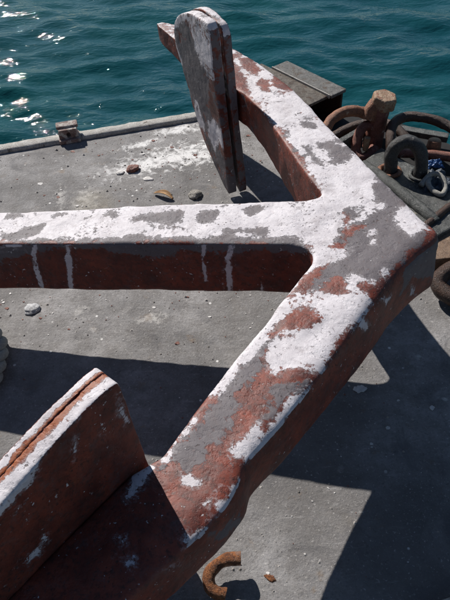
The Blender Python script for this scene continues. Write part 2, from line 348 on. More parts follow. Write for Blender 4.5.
# worn coats of paint, outlined in the anchor's own coordinates (metres)
PAINT = {"TOP":[["W",[[-1.642,0.128],[-1.39,0.078],[-0.866,0.113],[-0.372,0.136],[-0.303,0.166],[-0.423,0.459],[-0.579,0.762],[-0.739,1.234],[-0.705,1.336],[-0.525,1.109],[-0.247,0.551],[-0.141,0.332],[-0.127,0.099],[-0.137,0.05],[-0.246,-0.042],[-0.274,-0.13],[-0.218,-0.109],[-0.225,-0.151],[-0.273,-0.183],[-0.306,-0.203],[-0.326,-0.223],[-0.382,-0.311],[-0.401,-0.33],[-0.356,-0.22],[-0.325,-0.135],[-0.363,-0.073],[-0.589,-0.072],[-0.822,-0.081],[-1.322,-0.086],[-1.533,-0.09]]],["K",[[-1.375,0.042],[-1.326,0.049],[-1.289,0.035],[-1.313,0.015],[-1.361,0.008]]],["K",[[-1.203,0.044],[-1.166,0.047],[-1.124,0.054],[-1.131,0.035],[-1.176,0.023]]],["K",[[-1.015,0.041],[-0.981,0.075],[-0.961,0.069],[-0.968,0.026],[-1.005,0.026]]],["K",[[-1.332,-0.063],[-1.286,-0.052],[-1.261,-0.021],[-1.203,-0.016],[-1.204,-0.058],[-1.228,-0.075],[-1.265,-0.089],[-1.319,-0.093]]],["K",[[-0.905,0.003],[-0.885,0.031],[-0.816,0.043],[-0.798,0.011],[-0.854,-0.001],[-0.893,-0.011]]],["K",[[-0.917,-0.064],[-0.853,-0.057],[-0.793,-0.068],[-0.788,-0.095],[-0.855,-0.098],[-0.908,-0.091]]],["K",[[-0.85,0.045],[-0.796,0.05],[-0.735,0.049],[-0.736,-0.002],[-0.771,-0.018],[-0.807,-0.001],[-0.839,-0.006]]],["K",[[-0.706,0.04],[-0.671,0.057],[-0.628,0.065],[-0.613,0.03],[-0.635,-0.003],[-0.671,-0.011],[-0.695,0.006]]],["K",[[-0.592,-0.044],[-0.527,-0.031],[-0.461,-0.029],[-0.467,-0.068],[-0.514,-0.057],[-0.58,-0.06]]],["K",[[-0.553,0.064],[-0.517,0.08],[-0.469,0.08],[-0.478,0.054],[-0.523,0.029]]],["K",[[-0.642,0.082],[-0.62,0.082],[-0.618,0.07],[-0.64,0.07]]],["K",[[-0.536,0.979],[-0.494,0.968],[-0.426,0.847],[-0.431,0.818],[-0.493,0.836],[-0.528,0.873]]],["K",[[-0.576,0.947],[-0.532,0.926],[-0.514,0.805],[-0.55,0.841],[-0.587,0.896]]],["K",[[-0.326,0.441],[-0.254,0.425],[-0.268,0.478],[-0.237,0.424],[-0.202,0.384],[-0.207,0.335],[-0.24,0.301],[-0.266,0.302],[-0.287,0.376],[-0.322,0.402]]],["K",[[-0.378,0.418],[-0.357,0.417],[-0.293,0.291],[-0.299,0.267],[-0.333,0.304]]],["K",[[-0.467,0.516],[-0.427,0.522],[-0.421,0.473],[-0.458,0.453]]],["K",[[-0.401,0.373],[-0.362,0.361],[-0.368,0.33],[-0.395,0.338]]],["K",[[-0.393,0.588],[-0.341,0.573],[-0.333,0.536],[-0.376,0.538]]],["K",[[-0.503,0.56],[-0.472,0.544],[-0.475,0.489],[-0.498,0.504]]],["K",[[-0.673,1.21],[-0.625,1.133],[-0.576,1.026],[-0.585,0.962],[-0.636,1.016],[-0.697,1.141]]],["K",[[-0.14,0.184],[-0.108,0.194],[-0.092,0.15],[-0.095,0.088],[-0.127,0.049],[-0.145,0.11]]],["K",[[-0.24,0.051],[-0.18,0.04],[-0.187,0.001],[-0.228,-0.008]]],["W",[[-0.09,-0.021],[-0.065,0.049],[-0.046,0.078],[-0.017,0.025],[-0.001,-0.032],[-0.039,-0.076],[-0.065,-0.054]]],["W",[[-0.157,0.087],[-0.106,0.086],[-0.122,0.062],[-0.151,0.063]]],["W",[[-0.089,0.204],[-0.035,0.181],[-0.056,0.139],[-0.091,0.161]]],["W",[[-0.049,0.078],[-0.018,0.091],[0.011,0.028],[-0.009,-0.01],[-0.045,0.038]]],["W",[[-0.226,-0.242],[-0.197,-0.251],[-0.198,-0.304],[-0.226,-0.304]]],["W",[[-0.133,-0.211],[-0.118,-0.207],[-0.125,-0.246],[-0.137,-0.241]]],["W",[[-0.172,-0.26],[-0.148,-0.256],[-0.152,-0.279],[-0.17,-0.281]]],["W",[[-0.161,-0.043],[-0.147,-0.038],[-0.145,-0.065],[-0.161,-0.07]]],["W",[[-0.156,-0.087],[-0.146,-0.083],[-0.145,-0.109],[-0.156,-0.109]]],["W",[[-0.401,-0.33],[-0.323,-0.301],[-0.271,-0.309],[-0.277,-0.349],[-0.328,-0.355],[-0.34,-0.373],[-0.368,-0.383],[-0.418,-0.439],[-0.444,-0.502],[-0.476,-0.551],[-0.505,-0.612],[-0.527,-0.627],[-0.543,-0.599],[-0.451,-0.429]]],["W",[[-0.343,-0.31],[-0.239,-0.312],[-0.175,-0.307],[-0.17,-0.334],[-0.183,-0.369],[-0.221,-0.413],[-0.257,-0.451],[-0.261,-0.495],[-0.285,-0.572],[-0.332,-0.567],[-0.379,-0.569],[-0.395,-0.592],[-0.425,-0.579],[-0.435,-0.534],[-0.409,-0.477],[-0.393,-0.449],[-0.35,-0.437],[-0.303,-0.436],[-0.302,-0.39],[-0.321,-0.368],[-0.341,-0.35]]],["W",[[-0.364,-0.329],[-0.363,-0.351],[-0.386,-0.381],[-0.445,-0.479],[-0.456,-0.548],[-0.48,-0.566],[-0.496,-0.6],[-0.513,-0.642],[-0.54,-0.653],[-0.553,-0.637],[-0.516,-0.579],[-0.466,-0.503],[-0.438,-0.424]]],["W",[[-0.382,-0.438],[-0.341,-0.44],[-0.312,-0.412],[-0.27,-0.434],[-0.27,-0.481],[-0.286,-0.533],[-0.301,-0.577],[-0.324,-0.573],[-0.374,-0.563],[-0.391,-0.574],[-0.409,-0.596],[-0.431,-0.568],[-0.429,-0.517]]],["W",[[-0.322,-0.601],[-0.284,-0.603],[-0.294,-0.631],[-0.33,-0.684],[-0.364,-0.727],[-0.392,-0.773],[-0.4,-0.797],[-0.434,-0.81],[-0.467,-0.809],[-0.466,-0.781],[-0.433,-0.721],[-0.421,-0.739],[-0.381,-0.706],[-0.368,-0.667]]],["W",[[-0.332,-0.691],[-0.319,-0.687],[-0.322,-0.709],[-0.331,-0.706]]],["W",[[-0.582,-0.736],[-0.567,-0.727],[-0.564,-0.748],[-0.583,-0.761]]],["W",[[-0.631,-0.852],[-0.617,-0.842],[-0.591,-0.792],[-0.564,-0.737],[-0.558,-0.72],[-0.584,-0.717],[-0.617,-0.785],[-0.644,-0.831]]],["W",[[-0.668,-0.833],[-0.646,-0.838],[-0.631,-0.852],[-0.64,-0.865],[-0.664,-0.9],[-0.685,-0.926],[-0.692,-0.922],[-0.686,-0.893],[-0.673,-0.863]]],["W",[[-0.471,-0.789],[-0.468,-0.811],[-0.456,-0.814],[-0.43,-0.808],[-0.414,-0.772],[-0.419,-0.712],[-0.441,-0.735],[-0.454,-0.761]]],["W",[[-0.506,-0.928],[-0.495,-0.943],[-0.476,-0.933],[-0.476,-0.955],[-0.451,-0.959],[-0.435,-0.934],[-0.451,-0.864],[-0.466,-0.893]]],["W",[[-0.55,-0.994],[-0.542,-1.02],[-0.522,-1.018],[-0.5,-0.99],[-0.517,-0.972],[-0.532,-0.988]]],["W",[[-0.571,-0.869],[-0.561,-0.869],[-0.547,-0.882],[-0.567,-0.881]]],["W",[[-0.582,-1.067],[-0.566,-1.076],[-0.551,-1.055],[-0.556,-1.049]]],["W",[[-0.662,-1.055],[-0.643,-1.05],[-0.637,-1.058],[-0.643,-1.065],[-0.66,-1.062]]],["W",[[-0.678,-1.012],[-0.674,-1.001],[-0.665,-1.008],[-0.669,-1.019]]],["G",[[-0.137,0.05],[-0.091,0.099],[-0.049,0.073],[-0.002,-0.044],[-0.021,-0.109],[-0.064,-0.15],[-0.121,-0.231],[-0.148,-0.26],[-0.207,-0.261],[-0.246,-0.252],[-0.291,-0.272],[-0.316,-0.328],[-0.343,-0.31],[-0.28,-0.193],[-0.218,-0.087]]],["G",[[-0.445,-0.479],[-0.382,-0.446],[-0.429,-0.524],[-0.436,-0.576],[-0.485,-0.64],[-0.502,-0.725],[-0.544,-0.835],[-0.569,-0.869],[-0.6,-0.816],[-0.528,-0.656]]],["G",[[-0.431,-0.631],[-0.345,-0.593],[-0.317,-0.591],[-0.333,-0.612],[-0.368,-0.667],[-0.391,-0.719],[-0.423,-0.715],[-0.395,-0.662]]],["G",[[-0.627,-0.856],[-0.561,-0.825],[-0.512,-0.778],[-0.487,-0.721],[-0.531,-0.704],[-0.566,-0.745],[-0.615,-0.816]]],["G",[[-0.39,0.67],[-0.086,0.26],[0.012,-0.028],[-0.217,-0.027],[-0.265,0.155],[-0.405,0.394],[-0.525,0.839]]],["G",[[-1.666,0.09],[-0.242,0.104],[-0.242,-0.101],[-1.568,-0.102]]]],"SHS":[["W",[[-1.191,0.01],[-1.179,0.01],[-1.207,-0.042],[-1.219,-0.104],[-1.234,-0.221],[-1.247,-0.221],[-1.236,-0.112],[-1.217,-0.042]]],["W",[[-1.085,0.006],[-1.069,0.006],[-1.093,-0.056],[-1.1,-0.103],[-1.143,-0.253],[-1.156,-0.254],[-1.117,-0.103],[-1.11,-0.057]]],["W",[[-0.653,-0.001],[-0.642,-0.001],[-0.657,-0.062],[-0.657,-0.155],[-0.666,-0.155],[-0.665,-0.062]]],["W",[[-0.568,0.031],[-0.534,0.031],[-0.558,-0.014],[-0.576,-0.068],[-0.584,-0.203],[-0.593,-0.203],[-0.588,-0.075],[-0.592,-0.061],[-0.576,-0.014]]],["W",[[-0.488,-0.152],[-0.481,-0.152],[-0.485,-0.201],[-0.491,-0.201]]],["W",[[-1.316,-0.004],[-1.24,0.003],[-1.244,-0.009],[-1.32,-0.015]]],["G",[[-1.588,0.021],[-0.361,0.027],[-0.347,-0.011],[-0.481,-0.035],[-0.665,-0.028],[-0.83,-0.062],[-0.981,-0.012],[-1.188,-0.029],[-1.348,-0.083],[-1.652,-0.103]]]],"OUT":[["W",[[0.168,-0.105],[0.146,-0.124],[0.121,-0.197],[0.15,-0.167]]],["W",[[0.46,0.017],[0.402,-0.068],[0.41,-0.073],[0.464,0.007]]],["W",[[0.0,-0.084],[-0.052,-0.123],[-0.072,-0.186],[-0.037,-0.152]]],["W",[[0.332,-0.018],[0.294,-0.062],[0.305,-0.072]]],["G",[[0.119,0.052],[-0.073,-0.089],[-0.149,-0.251],[0.019,-0.18],[0.154,-0.087],[0.219,-0.11],[0.207,-0.006]]],["G",[[0.515,-0.199],[0.362,-0.243],[0.321,-0.31],[0.48,-0.284]]],["G",[[1.092,-0.037],[1.008,-0.094],[1.002,-0.142],[1.088,-0.08]]],["W",[[1.205,-0.004],[1.175,-0.032],[1.177,-0.039],[1.203,-0.023]]]],"LPF":[["W",[[0.324,0.056],[0.289,0.062],[0.26,0.068],[0.258,0.05],[0.288,0.027],[0.32,0.038]]],["W",[[0.12,0.24],[0.113,0.23],[0.129,0.193],[0.147,0.182],[0.142,0.203]]],["W",[[0.017,0.254],[0.01,0.24],[0.006,0.162],[0.008,0.131],[0.017,0.143],[0.02,0.225]]],["W",[[0.074,0.207],[0.068,0.199],[0.074,0.187],[0.079,0.193]]],["W",[[0.067,0.174],[0.063,0.166],[0.069,0.161]]],["W",[[0.266,0.2],[0.256,0.196],[0.263,0.185],[0.273,0.189]]],["W",[[0.299,0.27],[0.169,0.292],[0.028,0.292],[0.021,0.263],[0.062,0.274],[0.097,0.266],[0.117,0.269],[0.174,0.255],[0.21,0.228],[0.248,0.22],[0.301,0.207],[0.334,0.195]]]],"UPF":[["W",[[0.38,0.177],[0.322,0.222],[0.207,0.271],[0.105,0.307],[-0.057,0.303],[-0.064,0.293],[-0.02,0.1],[0.043,0.062],[0.053,0.118],[0.099,0.11],[0.15,0.155],[0.162,0.214],[0.185,0.241],[0.203,0.253],[0.311,0.221],[0.376,0.169]]],["W",[[0.264,-0.128],[0.217,-0.108],[0.176,-0.193],[0.182,-0.235],[0.23,-0.236],[0.265,-0.199]]],["W",[[0.115,-0.148],[0.041,-0.122],[-0.056,-0.126],[-0.056,-0.218],[-0.009,-0.225],[0.03,-0.21],[0.092,-0.295],[0.127,-0.258],[0.144,-0.213]]],["W",[[0.383,0.134],[0.379,0.089],[0.346,0.014],[0.369,-0.003],[0.414,0.085]]],["G",[[0.245,0.178],[0.155,0.172],[0.101,0.072],[0.043,0.047],[0.078,-0.065],[0.27,-0.138],[0.353,-0.024],[0.378,0.097]]]]}

# ================================================================== WATER
def build_water():
    na, ratio = 640, 1.0095
    r0, r1 = 1.6, 3500.
    nr = int(math.log(r1 / r0) / math.log(ratio))
    r = r0 * ratio ** np.arange(nr + 1); th = np.linspace(0, 2 * math.pi, na, endpoint=False)
    Rr, Th = np.meshgrid(r, th, indexing='ij'); X = Rr * np.cos(Th); Y = Rr * np.sin(Th) + 1.
    sp = np.maximum(Rr * (ratio - 1), Rr * 2 * math.pi / na)
    Z = np.full(X.shape, -1.05); rng = np.random.default_rng(4)
    for i in range(46):
        lam = .13 * 1.08 ** i * rng.uniform(.9, 1.1)
        ang = R_(78) + rng.normal(0, .50); k = 2 * math.pi / lam
        amp = .0061 * lam ** .66 * (1. if lam < 1.1 else (1.1 / lam) ** 1.25) * 1.15
        ph = k * (X * math.cos(ang) + Y * math.sin(ang)) + rng.uniform(0, 6.28)
        ph = ph + .7 * np.sin(.23 * k * (X * math.cos(ang + 1.3) + Y * math.sin(ang + 1.3)) + rng.uniform(0, 6.28))
        att = np.clip((lam / sp - 2.5) / 2.5, 0, 1)
        s = np.sin(ph); Z += att * amp * (s + .35 * s * s)
    V = np.stack([X, Y, Z], -1).reshape(-1, 3)
    V = np.vstack([V, [[0, 1., -1.05]]])
    i, j = np.meshgrid(np.arange(nr), np.arange(na), indexing='ij'); jn = (j + 1) % na
    F = np.stack([i * na + j, (i + 1) * na + j, (i + 1) * na + jn, i * na + jn], -1).reshape(-1, 4)
    me = bpy.data.meshes.new('water')
    faces = F.tolist() + [(len(V) - 1, a, (a + 1) % na) for a in range(na)]
    me.from_pydata(V.tolist(), [], faces); me.update()
    o = link('water', me, WATERM); tag(o, kind='structure')
build_water()

# ================================================================== DECK
FRONT = lambda x: 3.065 + .217 * x         # far deck edge
CORN = (.50, FRONT(.50))
deckpoly = [(-5.5, FRONT(-5.5)), (-5.0, -4.5), (4.2, -4.0), (2.6, .25), CORN]
dk = prism_mesh('deck', deckpoly, -.75, 0.)
tag(link('deck', dk, DECKM, smooth=False), kind='structure')
hull = prism_mesh('hull', [(-5.45, FRONT(-5.45) - .05), (-4.95, -4.45), (4.15, -3.95), (2.55, .25), (CORN[0] - .02, CORN[1] - .06)], -2.2, -.752)
tag(link('hull', hull, BLACKM, smooth=False), kind='structure')
# rounded pale lip along the far edge
lipP = [(x, FRONT(x) - .022, .002) for x in np.linspace(-5.4, .47, 60)]
lm = tube_mesh('deck_lip', lipP, .036, seg=14, n=4, rough=.007)
P = coords(lm); P[:, 2] = np.where(P[:, 2] > .016, .016 + (P[:, 2] - .016) * .3, np.maximum(P[:, 2], -.03)); setco(lm, P)
tag(link('deck_lip', lm, LIPM), 'pale chipped raised lip running along the far edge of the grey deck', 'edging')

# ================================================================== ANCHOR
RM = Matrix(((0.983, 0.171, -0.071), (-0.171, 0.985, 0.014), (0.073, -0.001, 0.997)))
AX = Vector((0.602, 1.396, 0.541))
anchor = empty('anchor')
M4 = RM.normalized().to_4x4(); M4.translation = AX
anchor.matrix_world = M4
tag(anchor, 'huge old ship anchor with peeling white, grey and red paint lying across the deck', 'anchor')

up_in = [(-.303, .138), (-.343, .212), (-.402, .343), (-.482, .531), (-.548, .680), (-.628, .815), (-.690, .880), (-.86, 1.13), (-1.0, 1.345), (-1.145, 1.560)]
up_out = [(-1.165, 1.60), (-1.135, 1.615), (-.99, 1.53), (-.83, 1.37), (-.702, 1.225), (-.572, 1.065), (-.425, .829), (-.290, .554), (-.156, .291), (-.065, .120), (-.022, .050), (.018, .004)]
lo_out = [(.047, -.032), (.036, -.075), (-.018, -.128), (-.105, -.250), (-.276, -.560), (-.372, -.722), (-.448, -.832), (-.449, -.880), (-.485, -.950), (-.540, -1.02), (-.60, -1.088), (-.72, -1.245), (-.85, -1.40), (-1.0, -1.54), (-1.135, -1.615), (-1.165, -1.60)]
lo_in = [(-1.145, -1.560), (-1.0, -1.345), (-.86, -1.13), (-.690, -.868), (-.628, -.822), (-.578, -.704), (-.513, -.564), (-.439, -.419), (-.357, -.252), (-.325, -.190), (-.322, -.155), (-.345, -.125), (-.39, -.110)]
sh_near = [(-.86, -.108), (-1.38, -.112), (-2.4, -.105), (-4.2, -.09)]
sh_far = [(-4.2, .0), (-2.4, .03), (-1.379, .055), (-1.115, .071), (-.86, .088), (-.611, .100), (-.40, .106), (-.345, .108), (-.315, .118)]
outline = sh_far + up_in + up_out + lo_out + lo_in + sh_near
bm = bmesh.new()
TT = .208
top = [bm.verts.new((x, y, 0)) for x, y in outline]; bot = [bm.verts.new((x, y, -TT)) for x, y in outline]
bm.faces.new(top); bm.faces.new(bot[::-1])
for i in range(len(top)): bm.faces.new((top[i], bot[i], bot[(i + 1) % len(top)], top[(i + 1) % len(top)]))
bmesh.ops.recalc_face_normals(bm, faces=bm.faces)
raw = bpy.data.meshes.new('raw'); bm.to_mesh(raw); bm.free()
body = remeshed(raw, .0068, 18, .5)
def relax(me, wt, it):
    P = coords(me); n = len(P); E = np.empty(len(me.edges) * 2, np.int32); me.edges.foreach_get('vertices', E); E = E.reshape(-1, 2)
    a = np.concatenate([E[:, 0], E[:, 1]]); b = np.concatenate([E[:, 1], E[:, 0]]); deg = np.bincount(a, minlength=n).astype(float)
    for _ in range(it):
        m = np.stack([np.bincount(a, weights=P[b, c], minlength=n) for c in range(3)], 1) / deg[:, None]
        P = P + (m - P) * wt[:, None]
    setco(me, P)
P = coords(body)
e_ = -(P[:, 0] * .894 - P[:, 1] * .447)             # distance inside the outer edge line of the lower arm
wt = np.clip(1 - e_ / .10, 0, 1) * np.clip((P[:, 2] + .15) / .08, 0, 1) * np.clip((.10 - P[:, 1]) / .15, 0, 1)
relax(body, .75 * np.clip(wt * 1.6, 0, 1), 75)
P = coords(body)
k = np.clip((np.abs(P[:, 1]) - .30) / .75, 0, 1); k = k * k * (3 - 2 * k)
tf = 1 - .34 * k
tip = np.clip((np.abs(P[:, 1]) - 1.1) / .5, 0, 1)
P[:, 2] = P[:, 2] * tf * (1 - .35 * tip)
# hammered step across the lower arm and a shallow hollow beside it
ud = np.array([-.447, -.894]); s_ = P[:, 0] * ud[0] + P[:, 1] * ud[1]
st = 1 / (1 + np.exp(-(s_ - .53 - .05 * np.sin(P[:, 0] * 30)) / .008))
low = (P[:, 1] < -.15) & (P[:, 2] > -.08)
P[:, 2] += np.where(low, -.006 * st * np.exp(-((s_ - .53) / .12) ** 2), 0)
setco(body, P)
dent(body, [(3.1, .0035), (9., .0028), (24., .0014), (60., .0005)])
P = coords(body); Nn = normals(body)
Wt, Gt = fields(PAINT['TOP'], P[:, 0], P[:, 1], -.05, -.025)
Ws, Gs = fields(PAINT['SHS'], P[:, 0], P[:, 2], -.05, -.035)
so_ = P[:, 0] * ud[0] + P[:, 1] * ud[1]
Wo, Go = fields(PAINT['OUT'], so_, P[:, 2], -.05, -.030)
isTop = Nn[:, 2] > .42
shank_side = (~isTop) & (np.abs(P[:, 1]) < .16) & (P[:, 0] < -.31)
out_side = (~isTop) & (Nn[:, 0] > .2)
W = np.full(len(P), -.045); G = np.full(len(P), -.015)
W[isTop] = Wt[isTop]; G[isTop] = Gt[isTop]
W[shank_side] = np.where(Ws > -.012, (Ws + .001) * 3.2, Ws)[shank_side]; G[shank_side] = Gs[shank_side]
W[out_side] = Wo[out_side]; G[out_side] = Go[out_side]
# parts of the top outside the photograph's frame go on in the same worn white
ext = isTop & ((P[:, 0] < -1.35))
W[ext] = .03
ext2 = isTop & (P[:, 1] > 1.15)
W[ext2] = .0
attr(body, 'white', W); attr(body, 'grey', G); attr(body, 'rust', np.full(len(P), -.22))
link('shank_and_arms', body, PAINTM, anchor)

# palms: two riveted plates each
ANG = R_(57)
def palm_plate(s, off0, off1, outl, face_paint, name):
    dl = Vector((-math.cos(ANG), s * math.sin(ANG), 0)); nn = Vector((-math.sin(ANG), -s * math.cos(ANG), 0))
    P0 = Vector((-.663, s * .827, 0))
    MG = .0445 if s > 0 else .041
    bm = bmesh.new()
    C = catmull([(a, z, 0) for a, z in outl], 4, True)
    a = [bm.verts.new(P0 + dl * c.x + nn * off0 + Vector((0, 0, c.y))) for c in C]
    b = [bm.verts.new(P0 + dl * c.x + nn * off1 + Vector((0, 0, c.y))) for c in C]
    bm.faces.new(a); bm.faces.new(b[::-1]); N = len(C)
    for i in range(N): bm.faces.new((a[i], b[i], b[(i + 1) % N], a[(i + 1) % N]))
    bmesh.ops.recalc_face_normals(bm, faces=bm.faces)
    raw = bpy.data.meshes.new('raw'); bm.to_mesh(raw); bm.free()
    me0 = remeshed(raw.copy(), .0038, 1, .5); me = remeshed(raw, .0038, 14, .5)
    A0, A1 = coords(me0), coords(me)
    ofs = (A1[:, 0] - P0.x) * nn.x + (A1[:, 1] - P0.y) * nn.y
    wt = np.clip((np.abs(ofs - MG) - .012) / .012, 0, 1)[:, None]
    A0 += (nn if False else np.array(nn))[None, :] * (np.where(ofs > MG, -1, 1) * (.0012 if s < 0 else 0.) * (np.abs(ofs - MG) < .012))[:, None]
    setco(me, A0 * (1 - wt) + A1 * wt)
    dent(me, [(4., .004), (14., .002), (40., .0008)])
    P = coords(me); Nn = normals(me)
    al = (P[:, 0] - P0.x) * dl.x + (P[:, 1] - P0.y) * dl.y; z = P[:, 2]
    off = (P[:, 0] - P0.x) * nn.x + (P[:, 1] - P0.y) * nn.y
    fn = Nn[:, 0] * nn.x + Nn[:, 1] * nn.y
    W, G = fields(face_paint, al, z, -.05, .004 if s > 0 else -.03)
    face = np.abs(fn) > .55
    edge_top = (~face) & (Nn[:, 2] > .2)
    edge_side = (~face) & (Nn[:, 2] <= .2)
    ru = np.full(len(P), -.2)
    W[face] -= .010 if s < 0 else 0.
    W[edge_top] = .019; W[edge_side] = -.035; G[edge_side] = .008 if s > 0 else -.02
    mid = np.exp(-((off - MG + .003) / .013) ** 2)
    W[edge_top] -= .035 * mid[edge_top]; ru[edge_top] = -.06 + .52 * mid[edge_top]
    # rim just round the top edge
    if s < 0:
        rim = (~face) & (al < .06) & (z > .0); W[rim & ~edge_top] = .012
    attr(me, 'white', W); attr(me, 'grey', G); attr(me, 'rust', ru)
    me.name = name
    return me
Uin = [(-.020, .285), (.06, .300), (.16, .292), (.26, .262), (.345, .215), (.395, .150), (.398, .08), (.355, -.018), (.24, -.261), (.10, -.40), (.02, -.455), (-.01, -.44), (-.012, -.2), (-.012, .1)]
Uout = [(-.010, .262), (.06, .285), (.16, .290), (.27, .262), (.36, .21), (.41, .14), (.41, .05), (.36, -.04), (.245, -.27), (.11, -.41), (.02, -.462), (-.012, -.45), (-.012, -.2), (-.012, .1)]
Lout = [(-.004, .245), (.016, .276), (.10, .274), (.20, .256), (.32, .228), (.42, .19), (.45, .09), (.38, -.04), (.25, -.27), (.11, -.41), (.02, -.45), (-.004, -.44), (-.006, -.2), (.002, .05)]
Lin = [(a, z + .001) for a, z in Lout]
for s, lin, lout, fp in ((1, Uin, Uout, PAINT['UPF']), (-1, Lin, Lout, PAINT['LPF'])):
    pe = bpy.data.objects.new('palm', None); COL.objects.link(pe); pe.parent = anchor
    link('palm_plate', palm_plate(s, .0500 if s > 0 else .0413, .090 if s > 0 else .068, lin, fp if s > 0 else [], 'palm_plate'), PAINTM, pe)
    link('palm_plate', palm_plate(s, .0, .0350 if s > 0 else .0407, lout, fp if s < 0 else [], 'palm_plate'), PAINTM, pe)
# ring at the far end of the shank (outside the frame)
rp = [(-4.13 + .16 * math.cos(a), -.045, -.07 + .16 * math.sin(a) * .95) for a in np.linspace(0, 2 * math.pi, 16, endpoint=False)]
rp = [(x - .13, y, z) for x, y, z in rp]
link('anchor_ring', tube_mesh('anchor_ring', rp, .024, True, rough=.003), DARKRUST, anchor)


# ================================================================== MOORING GEAR AT THE DECK CORNER
def onto(name, me, mat, parent=None, smooth=True):
    o = link(name, me, mat, None, smooth)
    if parent is not None:
        o.parent = parent
        t = Vector(parent.location)
        if parent.parent: t = Vector(parent.matrix_basis.translation)
        me.transform(Matrix.Translation(-t))
    return o
def bar_mesh(name, p, q, wdt, hgt, bev=.004):
    """box bar from p to q"""
    p, q = Vector(p), Vector(q); d = q - p; L = d.length; x = d.normalized()
    y = Vector((0, 0, 1)).cross(x).normalized(); z = x.cross(y)
    me = prism_mesh(name, [(0, -wdt / 2), (L, -wdt / 2), (L, wdt / 2), (0, wdt / 2)], -hgt / 2, hgt / 2, bev)
    m = Matrix.Identity(4)
    for i in range(3): m[i][0], m[i][1], m[i][2], m[i][3] = x[i], y[i], z[i], p[i]
    me.transform(m); return me

# corner coaming: hollow steel box with two top plates, overhanging the corner of the deck
t = empty('coaming', (.50, 3.0, 0)); tag(t, 'weathered grey steel coaming with two flat top plates at the corner of the deck', 'coaming')
u = Vector((.595, -.804, 0)); v = Vector((.804, .595, 0))
B = Vector((.408, 3.205, .2))            # far left top corner; v points outboard
def quad(p, u0, u1, v0, v1): return [tuple((p + u * a + v * b)[:2]) for a, b in ((u0, v1), (u0, v0), (u1, v0), (u1, v1))]
me = prism_mesh('top_plate', quad(B, .0, .435, -.105, 0.0), .186, .204, .004, 2); onto('top_plate', me, GREYTOP, t, False)
me = prism_mesh('top_plate', quad(B, -.08, .415, -.245, -.112), .182, .198, .004, 2); onto('top_plate', me, CRUST, t, False)
me = prism_mesh('plate_seam', quad(B, -.0, .425, -.1115, -.1055), .186, .2065, .001, 1); onto('plate_seam', me, LIPM, t, False)
me = prism_mesh('side_plate', quad(B, .01, .42, -.018, -.003), -.5, .184, .002, 1); onto('side_plate', me, DARKRUST, t, False)
me = prism_mesh('side_plate', quad(B, -.07, .39, -.240, -.225), .001, .180, .002, 1); onto('side_plate', me, BLACKM, t, False)
me = prism_mesh('stiffener', quad(B, .26, .275, -.224, -.02), .001, .18, .002, 1); onto('stiffener', me, BLACKM, t, False)

# black pad added as the shade in the dark gaps under the gear
t = prism_mesh('shade_pad', [(.44, 2.86), (.52, 2.40), (.60, 1.92), (.80, 1.70), (1.24, 1.80), (1.52, 2.0), (1.06, 2.66), (.74, 2.98)], .004, .045, .006, 1)
tag(link('shade_pad', t, BLACKM, smooth=False), 'black pad standing in for the shaded gaps under the shackles and mooring plate', 'pad')

# light bar lying under the bow shackle
tag(link('steel_bar', bar_mesh('steel_bar', (.50, 2.42, .12), (.745, 2.62, .12), .030, .05), PLATEM, smooth=False), 'flat grey-green steel bar under the rusty bow shackle', 'bar')
tag(link('steel_strip', bar_mesh('steel_strip', (.72, 2.70, .10), (1.10, 2.52, .10), .045, .03), PLATEM, smooth=False), 'narrow grey steel strip behind the big hexagonal nut', 'strip')

# bow shackle with bolt
t = empty('bow_shackle', (.74, 2.56, .05)); tag(t, 'orange rusty bow shackle closed by a pale hexagonal nut', 'shackle')
bow = [(.45, 2.36, .10), (.478, 2.44, .17), (.515, 2.50, .215), (.57, 2.545, .240), (.635, 2.57, .242), (.70, 2.575, .225), (.745, 2.572, .205)]
onto('bow', tube_mesh('bow', bow, lambda q: .0225 + .004 * q, rough=.004), RUSTY, t)
eye = tube_mesh('eye', [(.752, 2.560, .05), (.756, 2.561, .13), (.762, 2.563, .20), (.769, 2.568, .258)], lambda q: .047 - .003 * q, seg=20, rough=.004); onto('eye', eye, REDRUST, t)
onto('collar', tube_mesh('collar', [(.715, 2.555, .205), (.730, 2.565, .245), (.750, 2.575, .272)], .037, seg=18, rough=.003), RUSTY, t)
lob = [(.66, 2.50, .13), (.655, 2.475, .09), (.675, 2.44, .07), (.72, 2.455, .075), (.745, 2.50, .08)]
onto('lower_lug', tube_mesh('lower_lug', [(.735, 2.55, .17), (.69, 2.535, .175)] + lob, .023, rough=.004), REDRUST, t)
onto('pin_stub', tube_mesh('pin_stub', [(.695, 2.46, .10), (.697, 2.462, .165)], .014, seg=12, rough=.002), BEIGEIRON, t)
# hexagonal nut, slightly tilted
bm = bmesh.new(); RN = .061
ring = [[bm.verts.new((r * math.cos(R_(60 * i + 22)), r * math.sin(R_(60 * i + 22)), z)) for i in range(6)] for r, z in ((RN * .97, 0), (RN, .006), (RN, .050), (RN * .90, .060))]
bm.faces.new(ring[0][::-1]); bm.faces.new(ring[-1])
for a, b in zip(ring, ring[1:]):
    for i in range(6): bm.faces.new((a[i], a[(i + 1) % 6], b[(i + 1) % 6], b[i]))
bmesh.ops.bevel(bm, geom=list(bm.edges), offset=.003, segments=2, affect='EDGES')
me = bpy.data.meshes.new('nut'); bm.to_mesh(me); bm.free()
me = remeshed(me, .0028, 3); dent(me, [(30., .0016), (110., .0008)])
me.transform(Matrix.Translation((.775, 2.575, .252)) @ Matrix.Rotation(R_(8), 4, 'Y') @ Matrix.Rotation(R_(4), 4, 'X'))
onto('nut', me, BEIGEIRON, t)

